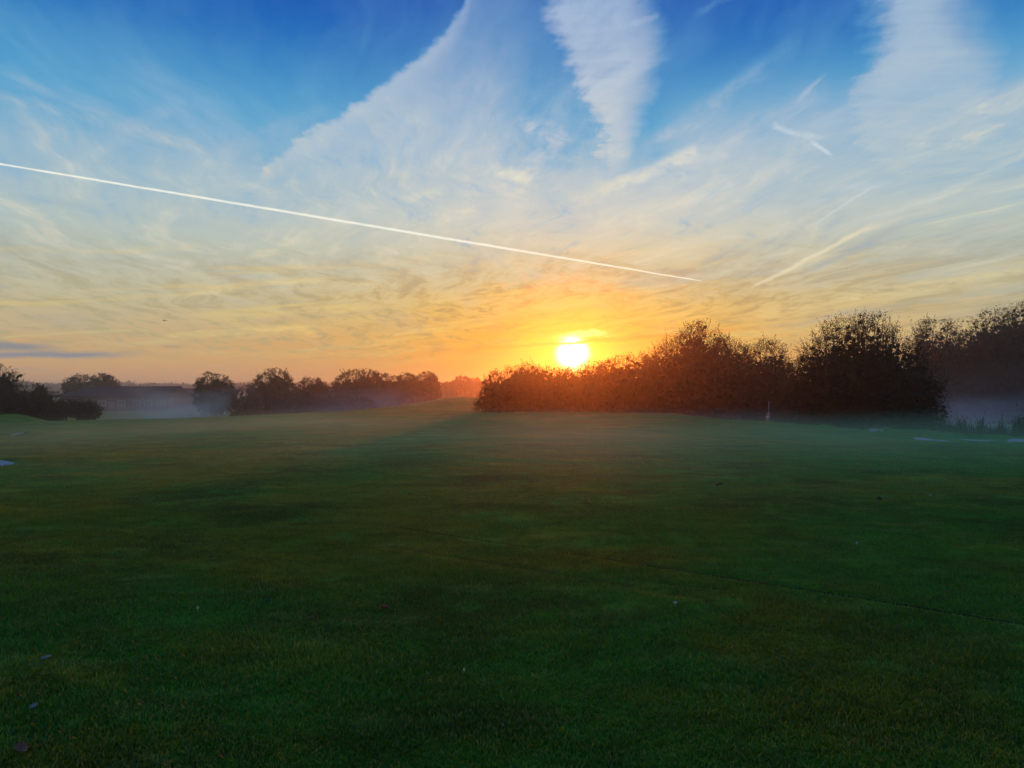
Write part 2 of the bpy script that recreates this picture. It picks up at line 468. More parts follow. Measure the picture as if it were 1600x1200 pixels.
def leaf_mat(name, c1, c2, trans=0.35):
    m, t = new_mat(name)
    g = t.nodes.new('ShaderNodeNewGeometry')
    rnd = V(g.outputs['Random Per Island'])
    nz = noise(g.outputs['Position'], 0.9, 3, 0.6).step(0.3, 0.7)
    cc = mix((*c1, 1), (*c2, 1), (rnd * 0.6 + nz * 0.5).clamp())
    d = t.nodes.new('ShaderNodeBsdfDiffuse'); tr = t.nodes.new('ShaderNodeBsdfTranslucent')
    t.links.new(cc, d.inputs[0]); t.links.new(cc, tr.inputs[0])
    ms = t.nodes.new('ShaderNodeMixShader'); ms.inputs[0].default_value = trans
    t.links.new(d.outputs[0], ms.inputs[1]); t.links.new(tr.outputs[0], ms.inputs[2])
    o = t.nodes.new('ShaderNodeOutputMaterial'); t.links.new(ms.outputs[0], o.inputs[0])
    return m

# lines worn across the turf (world metres), found by sight on the grass plane
def on_plane(px, py, z=0.0):
    d = direction(px, py); k = (z - EYE) / d.z
    return d.x * k, d.y * k
TRACKS = [(on_plane(600, 819), on_plane(1680, 988), 0.032, 1.0),
          (on_plane(1040, 913), on_plane(1140, 922), 0.02, .8), (on_plane(1290, 783), on_plane(1450, 800), 0.04, .8),
          (on_plane(1440, 945), on_plane(1600, 972), 0.014, .4), (on_plane(560, 845), on_plane(1150, 945), 0.05, .35),
          (on_plane(380, 760), on_plane(560, 750), 0.03, .4)]

def grass_colour(t, pos):
    """turf colour as a function of the place on the ground (shared by the ground and its blades)"""
    sx = t.nodes.new('ShaderNodeSeparateXYZ'); t.links.new(pos, sx.inputs[0])
    X, Y = V(sx.outputs[0]), V(sx.outputs[1])
    big = noise(comb(X * 0.9, Y), 0.16, 5, 0.6, 0.5)
    mid = noise(comb(X * 0.8, Y * 1.2 + X * .2), 0.75, 5, 0.62, 0.4)
    sm = noise(comb(X, Y), 4.5, 4, 0.65)
    fn = noise(comb(X, Y), 32.0, 3, 0.7)
    c = mix((.062, .200, .010, 1), (.190, .245, .008, 1), big.step(.42, .56))
    c = mix(c, (.014, .260, .016, 1), noise(comb(X + 31, Y * .8), 0.17, 4, .6, .6).step(.48, .58) * .9)
    c = mix(c, (.300, .380, .020, 1), mid.step(.52, .70) * .6)
    c = mix(c, (.016, .050, .006, 1), noise(comb(X - 9, Y * 1.3), 0.45, 5, .65).step(.48, .66) * .7)
    c = mix(c, (.110, .095, .008, 1), sm.step(.56, .76) * .5)
    c = mix(c, (.060, .420, .040, 1), noise(comb(X + 5, Y + 3), 1.1, 4, .65).step(.54, .68) * .65)
    c = mix(c, (.22, .44, .09, 1), noise(comb(X * .7, Y * 1.9), 1.3, 6, .72).step(.52, .68) * .5)
    c = mix(c, (.006, .012, .002, 1), fn.step(.52, .75) * .6)
    c = mix(c, (.180, .400, .055, 1), fn.step(.46, .28) * .4)
    fold_shade = (noise(comb(X * .8, Y), 0.95, 5, .6, .4) - .5).abs()  # shade of small undulations, painted into the turf colour as thin dark curves
    c = mix(c, (.014, .040, .006, 1), fold_shade.step(.05, .0) * .30)
    fold_shade2 = (noise(comb(X * .7 + 40, Y), 2.1, 4, .6, .3) - .5).abs()  # finer set of the same painted undulation shade
    c = mix(c, (.016, .045, .006, 1), fold_shade2.step(.06, .0) * .25)
    st = ((X * 0.94 + Y * 0.2 + big * 1.2) * (math.pi / 2.2)).fn('SINE').step(-.5, .5)
    c = mix(c, (.090, .230, .012, 1), st * .18)
    m_all = None
    wob = (noise(comb(X, Y), 1.3, 3, .6) - .5) * .06
    brk = noise(comb(X, Y), 2.2, 3, .6).step(.34, .56)
    for (a, b, w, s) in TRACKS:
        ax, ay = a; bx, by = b; L = math.hypot(bx - ax, by - ay); ux, uy = (bx - ax) / L, (by - ay) / L
        dist = ((X - ax) * uy - (Y - ay) * ux) + wob
        al = ((X - ax) * ux + (Y - ay) * uy) * (1 / L)
        m = dist.abs().step(w * 1.6, w * .4) * al.step(0, .06) * al.step(1, .94) * s
        m_all = m if m_all is None else m_all.max(m)
    c = mix(c, (.006, .008, .004, 1), m_all * (brk * .5 + .5))
    return c, fn, sm, mid

def turf_mat():
    m, t = new_mat('turf')
    g = t.nodes.new('ShaderNodeNewGeometry')
    c, fn, sm, mid = grass_colour(t, g.outputs['Position'])
    sx = t.nodes.new('ShaderNodeSeparateXYZ'); t.links.new(g.outputs['Position'], sx.inputs[0])
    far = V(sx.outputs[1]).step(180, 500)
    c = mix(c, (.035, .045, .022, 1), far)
    p = t.nodes.new('ShaderNodeBsdfPrincipled'); t.links.new(c, p.inputs['Base Color'])
    p.inputs['Roughness'].default_value = 0.7; p.inputs['Specular IOR Level'].default_value = 0.06
    b = t.nodes.new('ShaderNodeBump'); b.inputs['Strength'].default_value = 0.9; b.inputs['Distance'].default_value = 0.05
    f2 = noise(g.outputs['Position'], 60.0, 3, .7)
    h = fn * 0.5 + sm * 0.8 + f2 * .4 + mid * 1.0
    t.links.new(h.s, b.inputs['Height']); b.inputs['Distance'].default_value = 0.09
    t.links.new(b.outputs[0], p.inputs['Normal'])
    o = t.nodes.new('ShaderNodeOutputMaterial'); t.links.new(p.outputs[0], o.inputs[0])
    return m
def blade_mat():
    m, t = new_mat('grass_blades')
    g = t.nodes.new('ShaderNodeNewGeometry')
    c, fn, sm, mid = grass_colour(t, g.outputs['Position'])
    c = mix(c, (.150, .300, .030, 1), .10)
    rnd = V(g.outputs['Random Per Island'])
    c = mix(c, (.24, .32, .10, 1), rnd.step(.80, 1.0) * .5)
    c = mix(c, (.012, .022, .008, 1), rnd.step(.3, 0) * .5)
    d = t.nodes.new('ShaderNodeBsdfDiffuse'); tr = t.nodes.new('ShaderNodeBsdfTranslucent')
    t.links.new(c, d.inputs[0]); t.links.new(c, tr.inputs[0])
    ms = t.nodes.new('ShaderNodeMixShader'); ms.inputs[0].default_value = .6
    t.links.new(d.outputs[0], ms.inputs[1]); t.links.new(tr.outputs[0], ms.inputs[2])
    gl = t.nodes.new('ShaderNodeBsdfGlossy'); gl.inputs['Roughness'].default_value = .35; gl.inputs[0].default_value = (.5, .5, .5, 1)
    m2 = t.nodes.new('ShaderNodeMixShader'); m2.inputs[0].default_value = .045
    t.links.new(ms.outputs[0], m2.inputs[1]); t.links.new(gl.outputs[0], m2.inputs[2])
    o = t.nodes.new('ShaderNodeOutputMaterial'); t.links.new(m2.outputs[0], o.inputs[0])
    return m

M_TURF = turf_mat(); M_BLADE = blade_mat()
M_BARK = simple_mat('bark', (.045, .035, .028), .9, .1, .4, 8)
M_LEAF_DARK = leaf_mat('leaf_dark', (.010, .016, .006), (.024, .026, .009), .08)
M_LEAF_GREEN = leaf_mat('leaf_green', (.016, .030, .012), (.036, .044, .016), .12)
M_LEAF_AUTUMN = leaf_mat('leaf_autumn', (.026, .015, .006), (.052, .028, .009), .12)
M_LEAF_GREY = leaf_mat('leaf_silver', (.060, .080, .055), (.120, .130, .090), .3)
M_SAND = simple_mat('bunker_sand', (.40, .38, .40), .95, .1, .18, 5)
M_REED = leaf_mat('reed', (.035, .040, .018), (.075, .065, .030), .3)

# =================================================================== terrain
def tanx(px): return (px - 800) / F
CREST = [(-900, 662, 60), (-200, 662, 60), (0, 660, 60), (150, 657, 62), (300, 654, 66), (450, 646, 76), (620, 640, 82), (700, 640, 72), (760, 643, 60), (1000, 645, 56),
         (1120, 647, 54), (1200, 652, 50), (1300, 662, 45), (1400, 670, 39), (1500, 678, 33), (1600, 687, 29), (1900, 700, 26), (2600, 705, 25)]
cx_ = np.array([tanx(c[0]) for c in CREST]); cD = np.array([c[2] for c in CREST], float)
cz_ = np.array([EYE - (c[1] - HORIZON) / F * c[2] for c in CREST])
DROP = np.array([-1.5, -1.5, -1.5, -1.5, -1.4, -1.2, -.8, -.4, -.2, -.2, -.3, -.6, -.9, -1.1, -1.1, -1.1, -1.1, -1.1])
BUNKERS = [  # centre x, y, half-width, half-depth, depth
    (tanx(1338) * 38.5, 38.3, 1.35, 1.9, .22), (tanx(1510) * 29.6, 29.4, 2.0, 1.7, .22), (tanx(-12) * 19.0, 18.6, .95, 1.25, .14), (tanx(0) * 36, 36, 1.1, 1.6, .2)]
def sstep(x, a, b):
    t = np.clip((x - a) / (b - a), 0, 1); return t * t * (3 - 2 * t)
def height(x, y):
    x = np.asarray(x, float); y = np.asarray(y, float)
    yy = np.maximum(y, 0.5)
    c = np.clip(x / yy, -3, 3)
    D = np.interp(c, cx_, cD); zc = np.interp(c, cx_, cz_); zd = np.interp(c, cx_, DROP)
    t = yy / D
    h = zc * sstep(t, .15, 1.0)
    h = np.where(t > 1, zc + (zd - zc) * sstep(t, 1.0, 1.30), h)
    h = np.where(y < 1, 0 * h, h)
    # soft rolls
    h = h + 0.05 * np.sin(x * .13 + 1) * np.sin(y * .11) * sstep(yy, 8, 25)
    h = h + 0.022 * np.sin(x * .55 + y * .21) * np.sin(y * .47 - x * .1) * sstep(yy, 4, 12)
    # grassy mound left of the hedge, low bank far left
    mx, my = tanx(715) * 112, 112
    h = h + 1.75 * np.exp(-((x - mx) / 8.0) ** 2 - ((y - my) / 16) ** 2)
    h = h + 0.45 * np.exp(-((x - tanx(600) * 100) / 7.0) ** 2 - ((y - 100) / 12) ** 2)
    bx, by = tanx(18) * 72, 72
    h = h + 1.05 * np.exp(-((x - bx) / 2.6) ** 2 - ((y - by) / 4) ** 2)
    # rise to the far ridge
    r = np.hypot(x, y)
    ridge = 11.6 + 1.2 * np.sin(x * .004 + .6) + .5 * np.sin(x * .011)
    h = h + (ridge + 1.5) * sstep(r, 300, 770) * (y > 0)
    for (bx, by, hw, hd, dp) in BUNKERS:
        q = ((x - bx) / hw) ** 2 + ((y - by) / hd) ** 2
        h = h - dp * (1 - sstep(q, .55, 1.25))
        h = h + dp * .45 * np.exp(-(q - 1.5) ** 2 / .12) * (y > by)
    # pond on the right beyond the reeds, pond on the left behind the turf
    q = ((x - 30) / 17) ** 2 + ((y - 52) / 15) ** 2
    h = h - 1.0 * (1 - sstep(q, .6, 1.2))
    q = ((x + 40) / 16) ** 2 + ((y - 92) / 9) ** 2
    h = h - .8 * (1 - sstep(q, .6, 1.2))
    return h
def hz(x, y): return float(height(np.array([x]), np.array([y]))[0])
def at(px, D, z=None):
    x = tanx(px) * D
    return Vector((x, D, hz(x, D) if z is None else z))

def build_ground():
    az = np.concatenate([np.arange(-180, -46, 4), np.arange(-46, 46, .25), np.arange(46, 180, 4)])
    az = np.radians(az)
    rr = [0.4]
    while rr[-1] < 90: rr.append(rr[-1] * 1.014)
    while rr[-1] < 2400: rr.append(rr[-1] * 1.045)
    rr = np.array(rr)
    A, Rr = np.meshgrid(az, rr)
    x = Rr * np.sin(A); y = Rr * np.cos(A); z = height(x, y)
    v = np.stack([x, y, z], -1).reshape(-1, 3)
    na, nr = len(az), len(rr)
    i = np.arange(nr - 1)[:, None] * na; j = np.arange(na)[None, :]; j2 = (j + 1) % na
    f = np.stack([i + j, i + j2, i + na + j2, i + na + j], -1).reshape(-1, 4)
    c0 = len(v)
    v = np.vstack([v, [[0, 0, 0]]])
    jj = np.arange(na)
    # the small central disc is closed with triangles written as degenerate-free quads of two steps
    o = mesh_obj('ground', v, f, M_TURF, smooth=True)
    tag(o, kind='structure')
    me = o.data
    n0 = len(me.polygons)
    import bmesh
    bm = bmesh.new(); bm.from_mesh(me); bm.verts.ensure_lookup_table()
    for k in range(na):
        fc = bm.faces.new((bm.verts[c0], bm.verts[(k + 1) % na], bm.verts[k])); fc.smooth = True
    bm.to_mesh(me); bm.free()
build_ground()

# sand in the bunkers
for k, (bx, by, hw, hd, dp) in enumerate(BUNKERS):
    vs = [(bx, by, hz(bx, by) + .006)]; fs = []
    N, K = 40, 8
    for r_ in range(1, K + 1):
        for j in range(N):
            t = 2 * math.pi * j / N
            s = r_ / K * (.95 + .06 * math.sin(3 * t + k) + .04 * math.sin(5 * t + 2 * k))
            x, y = bx + hw * s * math.cos(t), by + hd * s * math.sin(t)
            vs.append((x, y, hz(x, y) + .012))
    for j in range(N): fs.append((0, 1 + j, 1 + (j + 1) % N))
    for r_ in range(K - 1):
        for j in range(N):
            a = 1 + r_ * N + j; b = 1 + r_ * N + (j + 1) % N
            fs.append((a, a + N, b + N, b))
    o = mesh_obj('sand_bunker', vs, fs, M_SAND, smooth=True)
    tag(o, ['pale sand bunker in front of the big dark willow', 'pale sand bunker at the right edge below the reeds',
            'bluish sand bunker cut off by the left edge of the turf', 'small sand bunker in the distance at the far left edge'][k],
        'bunker', 'sand bunkers in the turf')

# ponds
def water_mat():
    m, t = new_mat('pond_water')
    g = t.nodes.new('ShaderNodeNewGeometry')
    p = t.nodes.new('ShaderNodeBsdfPrincipled')
    p.inputs['Base Color'].default_value = (.02, .03, .035, 1); p.inputs['Roughness'].default_value = .06
    p.inputs['IOR'].default_value = 1.33
    b = t.nodes.new('ShaderNodeBump'); b.inputs['Strength'].default_value = .25; b.inputs['Distance'].default_value = .02
    nz = noise(g.outputs['Position'], 3.0, 3, .6); t.links.new(nz.s, b.inputs['Height'])
    t.links.new(b.outputs[0], p.inputs['Normal'])
    o = t.nodes.new('ShaderNodeOutputMaterial'); t.links.new(p.outputs[0], o.inputs[0])
    return m
M_WATER = water_mat()
for (cx, cy, rx, ry, z) in [(30, 52, 17.5, 15.5, -1.42), (-40, 92, 16.5, 9.3, -1.85)]:
    vs = [(cx, cy, z)] + [(cx + rx * math.cos(t) * (1 + .05 * math.sin(3 * t)), cy + ry * math.sin(t), z) for t in np.linspace(0, 2 * math.pi, 48, endpoint=False)]
    o = mesh_obj('pond', vs, [(0, 1 + j, 1 + (j + 1) % 48) for j in range(48)], M_WATER)
    tag(o, kind='structure')

# =================================================================== grass blades near the camera (countless: one object)
def build_grass():
    n = 1000000
    # density falls with distance
    D = 2.2 + (rng.random(n) ** 1.35) * 26.0
    D = np.where((D > 14) & (rng.random(n) < (D - 14) / 14.5), 2.3 + rng.random(n) * 9, D)
    tx = (rng.random(n) * 2 - 1) * .84
    x = tx * D; y = D
    z = height(x, y)
    hh = (.012 + .016 * rng.random(n)) * (1.0 + .3 * np.sin(x * 2.1 + np.sin(y * 1.7)) * np.sin(y * 2.6 + x))
    hh *= np.where(rng.random(n) < .02, 1.7, 1.0)
    for (a, b, w, s) in TRACKS:
        L = math.hypot(b[0] - a[0], b[1] - a[1]); ux, uy = (b[0] - a[0]) / L, (b[1] - a[1]) / L
        dist = np.abs((x - a[0]) * uy - (y - a[1]) * ux); al = ((x - a[0]) * ux + (y - a[1]) * uy) / L
        hh = np.where((dist < w * 1.3) & (al > 0) & (al < 1), hh * (1 - .85 * s), hh)
    for (bx, by, hw, hd, dp) in BUNKERS:
        hh = np.where(((x - bx) / hw) ** 2 + ((y - by) / hd) ** 2 < 1.0, 0.0005, hh)
    wd = (.0014 + .0012 * rng.random(n)) * (1 + D / 10)
    th = rng.random(n) * 2 * np.pi
    lean = rng.random(n) * .9; lt = rng.random(n) * 2 * np.pi
    lx, ly = np.cos(lt) * lean * hh, np.sin(lt) * lean * hh
    dx, dy = np.cos(th) * wd, np.sin(th) * wd
    v = np.empty((n, 5, 3), np.float32)
    v[:, 0] = np.stack([x - dx, y - dy, z - .003], 1); v[:, 1] = np.stack([x + dx, y + dy, z - .003], 1)
    v[:, 2] = np.stack([x + dx * .8 + lx * .45, y + dy * .8 + ly * .45, z + hh * .6], 1)
    v[:, 3] = np.stack([x - dx * .8 + lx * .45, y - dy * .8 + ly * .45, z + hh * .6], 1)
    v[:, 4] = np.stack([x + lx * 1.3, y + ly * 1.3, z + hh], 1)
    b = np.arange(n)[:, None] * 5
    # two quads, the tip one folded to a point by a repeated edge is avoided: use triangles
    f = np.concatenate([b + np.array([[0, 1, 2]]), b + np.array([[0, 2, 3]]), b + np.array([[3, 2, 4]])], 0)
    o = mesh_obj('grass', v.reshape(-1, 3), f, M_BLADE)
    tag(o, 'short dewy mown grass of the fairway in the foreground', 'grass', kind='stuff')
build_grass()

# =================================================================== leaves, shrubs and trees
def leaf_quads(P, Dr, L, W):
    """diamond leaves at P pointing along Dr (n,3)"""
    n = len(P)
    Dr = Dr / (np.linalg.norm(Dr, axis=1, keepdims=True) + 1e-9)
    r = rng.normal(size=(n, 3)); s = np.cross(Dr, r); s /= (np.linalg.norm(s, axis=1, keepdims=True) + 1e-9)
    L = np.broadcast_to(np.asarray(L, float), (n,))[:, None] * (.7 + .6 * rng.random((n, 1)))
    W = np.broadcast_to(np.asarray(W, float), (n,))[:, None] * (.7 + .6 * rng.random((n, 1)))
    v = np.stack([P, P + Dr * L * .45 + s * W * .5, P + Dr * L, P + Dr * L * .45 - s * W * .5], 1)
    return v.reshape(-1, 3)
def plant(name, label, cat, prof, D, base_y=None, mat=None, group=None, depth=.8, lower=0.0, leaf=None, density=1.0,
          spiky=1.0, stems=5, bark=None, weep=0.0, clump=1.0, shoot_len=None, fill=1.0):
    """prof: crown outline as [(photo x, photo y of the top)], turned into metres at distance D.
    lower: fraction of the height that is bare trunk."""
    mat = mat or M_LEAF_DARK; bark = bark or M_BARK
    xs = np.array([p[0] for p in prof], float); ys = np.array([p[1] for p in prof], float)
    xc = (xs[0] + xs[-1]) / 2
    base = at(xc, D)
    u = (xs - xc) / F * D
    top = EYE - (ys - HORIZON) / F * D - base.z
    W = u[-1] - u[0]; H = top.max()
    leaf = leaf or max(.085, D * .0021)
    root = empty(name, base)
    tag(root, label, cat, group)
    hd = W / 2 * depth
    uc = (u[0] + u[-1]) / 2
    def topf(uu, vv):
        # height of the crown over the plan point: the outline scaled down towards front and back
        e = np.clip(1 - (np.abs(vv) / hd) ** 2.2, 0, 1) ** .5
        t = np.interp(uu, u, top)
        n = .085 * H * (np.sin(uu * 5.1 / max(W, 1) * 3 + vv * 1.3) + .6 * np.sin(uu * 3.3 + vv * 4.1) + .5 * np.sin(uu * 7.7 - vv * 2.3) + .5 * np.sin(uu * 17.3 + vv * 9.1 + H)) * .45
        return (t * (.45 + .55 * e) + n * (.2 + .8 * (1 - e)))
    def rim(z, uu):
        # horizontal extent at height: bulging mid, tucked in at the foot
        return 1.0
    area = W * H
    # interior mass of larger leaf clumps
    nf = int(area * 170 * fill / (leaf / .1) ** 1.6 * clump)
    n = int(area * 520 * density / (leaf / .1) ** 2)
    def sample(n, inner):
        out = []
        got = 0
        # lumps: leaves gather round random centres to leave lights and darks
        m = max(10, int(14 * clump * W * H ** .5))
        while got < n:
            k = int(n * 1.6) + 50
            uu = rng.uniform(u[0], u[-1], k); vv = rng.uniform(-hd, hd, k)
            t = topf(uu, vv)
            zz = rng.random(k) ** (.75 if not inner else 1.0) * H
            # side tuck: the crown narrows to the foot
            q = zz / np.maximum(t, .05)
            edge_u = np.minimum((uu - u[0]) / W, (u[-1] - uu) / W) * 2   # 0 edge .. 1 centre
            lim = .06 + .12 * (1 - np.clip(zz / H, 0, 1)) * (lower > 0)
            ls = (.1 / leaf) ** .7
            nz = (np.sin(ls * (3.1 * uu + 1.7 * vv)) * np.sin(ls * (2.7 * zz + 1.3 * uu) + 1) + .7 * np.sin(ls * (6.3 * uu - 2 * vv + 3 * zz)) * np.sin(ls * (5.1 * zz + 4 * vv + 2 * uu))
                  + .5 * np.sin(ls * (11 * uu + 5 * vv)) * np.sin(ls * (9 * zz - 6 * vv)))
            wv = nz * (.13 if not inner else .15)
            ok = (q < (.90 if not inner else .74) + wv) & (zz > lower * H * (1 - .3 * np.sin(uu * 4) ** 2)) & (edge_u > (lim if inner else 0) * rng.random(k))
            ell = ((uu - uc) / (W / 2)) ** 2 + (vv / hd) ** 2
            ok &= ell < (.96 if not inner else .74) + wv * 1.3
            if lower > 0:   # rounded underside
                zb = lower * H + (H * .28) * np.clip(ell, 0, 1) ** 1.5
                ok &= zz > zb
            p = np.stack([uu, vv, zz], 1)[ok]
            out.append(p); got += len(p)
            if len(p) < 5 and len(out) > 20: break
        p = np.concatenate(out)[:n]
        return p
    Pin = sample(nf, True)
    Vs = [leaf_quads(Pin, rng.normal(size=Pin.shape) + [0, 0, .2], leaf * 3.0, leaf * 2.4)]
    Pl = sample(n, False)
    # lumpiness: pull leaves toward nearby clump centres
    cen = sample(max(12, int(n / 90)), False)
    idx = rng.integers(0, len(cen), len(Pl))
    sub = rng.random(len(Pl)) < .55
    off = rng.normal(size=Pl.shape) * (.10 + .035 * H)
    Pc = cen[idx] + off
    good = (Pc[:, 2] < topf(Pc[:, 0], Pc[:, 1]) * 1.04) & (Pc[:, 2] > lower * H)
    Pl = np.where((sub & good)[:, None], Pc, Pl)
    dirs = rng.normal(size=Pl.shape) * .8; dirs[:, 2] += .5 - weep
    Vs.append(leaf_quads(Pl, dirs, leaf, leaf * .42))
    # shoots that break the outline
    ns = int(W * 9 * spiky * (1 + depth)) + 6
    SL = shoot_len or (.05 * H + .25)
    uu = rng.uniform(u[0] * .98, u[-1] * .98, ns * 3); vv = rng.uniform(-hd, hd, ns * 3)
    keep = ((uu - uc) / (W / 2)) ** 2 + (vv / hd) ** 2 < 1
    uu, vv = uu[keep][:ns], vv[keep][:ns]
    tt = topf(uu, vv)
    twigs = MB()
    for a_, b_, c_ in zip(uu, vv, tt):
        if c_ < lower * H: continue
        side = (a_ - uc) / (W / 2)
        d = Vector((side * .5 + rng.normal() * .22, b_ / hd * .4 + rng.normal() * .22, 1.0 - weep * .5)).normalized()
        l = SL * (.35 + 1.3 * rng.random() ** 2 + (1.2 if rng.random() < .05 else 0))
        p0 = Vector((a_, b_, c_ * .93 - SL * .45))
        k = int(5 + l / leaf * 2.0)
        ts = rng.random(k)[:, None]
        pts = np.array(p0)[None] + np.array(d)[None] * l * ts * 1.05 + rng.normal(size=(k, 3)) * .035 * (1 + leaf * 3)
        dd = np.array(d)[None] * .9 + rng.normal(size=(k, 3)) * .55
        Vs.append(leaf_quads(pts, dd, leaf * .85, leaf * .36))
        if D < 75: twigs.tube([p0, p0 + d * l * .5, p0 + d * l], [.012, .008, .004], 3)
    # leafy skirts bulging from the sides
    nsd = int(H * 22 * spiky)
    for _ in range(nsd):
        z = rng.random() * H; sgn = 1 if rng.random() < .5 else -1
        # find the outline's edge at this height
        cand = np.linspace(0, 1, 30); uuu = uc + sgn * W / 2 * cand
        tv = np.interp(uuu, u, top); inside = np.where(tv > z)[0]
        if len(inside) == 0 or z < (lower + .25 * (lower > 0)) * H: continue
        ue = uuu[inside[-1]] * .96
        ph = rng.normal() * .5
        p0 = np.array([ue, ph * hd * .5, z]); d = np.array([sgn * 1.0, ph, .35 - weep])
        d = d / np.linalg.norm(d); l = SL * (.3 + .7 * rng.random()); k = 14
        pts = p0[None] - d * SL * .5 + d * l * 1.4 * rng.random((k, 1)) + rng.normal(size=(k, 3)) * .05 * (1 + leaf * 3)
        Vs.append(leaf_quads(pts, d[None] + rng.normal(size=(k, 3)) * .6, leaf * .9, leaf * .38))
    v = np.concatenate(Vs)
    f = np.arange(len(v)).reshape(-1, 4)
    mesh_obj('crown' if lower > 0 or cat == 'tree' else 'foliage', v, f, mat, root)
    # trunk and limbs
    tr = MB()
    r0 = .022 * H + .03
    if lower > 0:
        hb = H * (lower + .25)
        lean = rng.normal() * .03
        tr.tube([(uc, 0, -.15), (uc + lean * hb * .5, 0, hb * .5), (uc + lean * hb, 0, hb)], [r0 * 1.5, r0, r0 * .8], 8)
        org = Vector((uc + lean * hb, 0, hb))
    else:
        org = Vector((uc, 0, 0))
    for i in range(stems):
        t = i / max(1, stems - 1)
        tu = u[0] + W * (.12 + .76 * t) ; tv = rng.uniform(-.5, .5) * hd
        tz = float(topf(np.array([tu]), np.array([tv]))[0]) * .86
        p0 = org if lower > 0 else Vector((uc + (tu - uc) * .35, tv * .3, -.1))
        p0 = p0 - Vector((0, 0, H * .12 * rng.random())) if lower > 0 else p0
        pm = p0.lerp(Vector((tu, tv, tz)), .5) + Vector((rng.normal() * .06 * W, rng.normal() * .05 * W, .06 * H))
        tr.tube([p0, pm, (tu, tv, tz)], [r0 * .75, r0 * .45, r0 * .12], 6)
        for j in range(3):
            q0 = pm.lerp(Vector((tu, tv, tz)), rng.random() * .6)
            q1 = q0 + Vector((rng.normal() * W * .12, rng.normal() * hd * .2, H * .14))
            tr.tube([q0, q1], [r0 * .25, r0 * .06], 4)
    tr.build('trunk' if lower > 0 or cat == 'tree' else 'stem', bark, root)
    if twigs.v: twigs.build('twig', bark, root)['kind'] = 'stuff'
    return root

HG = 'bushes of the hedge under the sun'
# the hedge from the sun to the flag
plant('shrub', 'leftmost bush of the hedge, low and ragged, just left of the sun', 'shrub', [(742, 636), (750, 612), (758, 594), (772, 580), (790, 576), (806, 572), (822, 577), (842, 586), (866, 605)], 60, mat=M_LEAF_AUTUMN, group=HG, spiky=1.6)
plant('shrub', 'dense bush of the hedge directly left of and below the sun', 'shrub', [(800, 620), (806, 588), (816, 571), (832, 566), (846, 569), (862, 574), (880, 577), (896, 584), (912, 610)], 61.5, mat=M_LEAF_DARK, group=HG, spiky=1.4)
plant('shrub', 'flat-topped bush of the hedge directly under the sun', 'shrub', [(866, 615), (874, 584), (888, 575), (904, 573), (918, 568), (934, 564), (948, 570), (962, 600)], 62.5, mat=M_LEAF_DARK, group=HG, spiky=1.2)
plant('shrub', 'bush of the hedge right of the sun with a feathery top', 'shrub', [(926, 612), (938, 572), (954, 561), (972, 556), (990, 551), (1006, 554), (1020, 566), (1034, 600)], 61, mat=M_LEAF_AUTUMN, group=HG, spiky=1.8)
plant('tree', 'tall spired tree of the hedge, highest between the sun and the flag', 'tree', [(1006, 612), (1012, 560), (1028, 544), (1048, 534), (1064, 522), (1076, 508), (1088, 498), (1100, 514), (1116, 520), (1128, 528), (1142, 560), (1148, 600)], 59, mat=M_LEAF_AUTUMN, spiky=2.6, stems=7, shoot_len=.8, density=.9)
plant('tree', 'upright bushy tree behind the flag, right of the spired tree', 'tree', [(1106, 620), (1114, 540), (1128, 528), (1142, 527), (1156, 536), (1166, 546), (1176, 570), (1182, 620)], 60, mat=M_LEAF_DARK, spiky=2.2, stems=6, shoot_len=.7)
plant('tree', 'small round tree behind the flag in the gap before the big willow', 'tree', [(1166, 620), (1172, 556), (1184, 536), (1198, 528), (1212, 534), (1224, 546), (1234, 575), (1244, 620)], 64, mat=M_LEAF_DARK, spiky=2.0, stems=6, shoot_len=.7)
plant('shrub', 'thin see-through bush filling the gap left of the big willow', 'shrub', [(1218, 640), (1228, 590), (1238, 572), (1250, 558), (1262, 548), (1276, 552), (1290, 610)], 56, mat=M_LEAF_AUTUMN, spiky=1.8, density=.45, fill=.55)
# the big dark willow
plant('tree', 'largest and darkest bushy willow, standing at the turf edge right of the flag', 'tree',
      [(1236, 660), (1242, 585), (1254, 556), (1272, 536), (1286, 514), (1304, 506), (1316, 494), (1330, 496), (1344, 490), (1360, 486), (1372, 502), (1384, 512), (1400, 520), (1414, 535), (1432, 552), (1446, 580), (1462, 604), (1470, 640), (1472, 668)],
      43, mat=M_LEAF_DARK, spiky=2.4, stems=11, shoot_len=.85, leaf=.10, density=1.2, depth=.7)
# behind the pond on the right
BR = 'trees behind the right-hand pond'
plant('tree', 'slim two-plumed poplar behind the right pond, left of the tall trees', 'tree', [(1428, 600), (1434, 530), (1442, 508), (1452, 500), (1461, 512), (1466, 524), (1472, 508), (1480, 498), (1488, 512), (1498, 522), (1508, 560), (1514, 620)], 82, mat=M_LEAF_GREEN, group=BR, spiky=2.6, stems=6, shoot_len=1.1)
plant('tree', 'broad round tree behind the right pond beside the poplar', 'tree', [(1490, 620), (1498, 540), (1512, 518), (1528, 500), (1542, 486), (1560, 480), (1576, 480), (1588, 496), (1598, 540), (1606, 610)], 80, mat=M_LEAF_GREEN, group=BR, spiky=1.5, stems=7, lower=.08, shoot_len=.7)
plant('tree', 'tallest tree behind the right pond, cut off by the right edge', 'tree', [(1560, 640), (1568, 520), (1580, 492), (1594, 474), (1620, 466), (1650, 462), (1680, 480), (1700, 520), (1712, 620)], 76, mat=M_LEAF_DARK, group=BR, spiky=1.5, stems=7, lower=.08, shoot_len=.7)
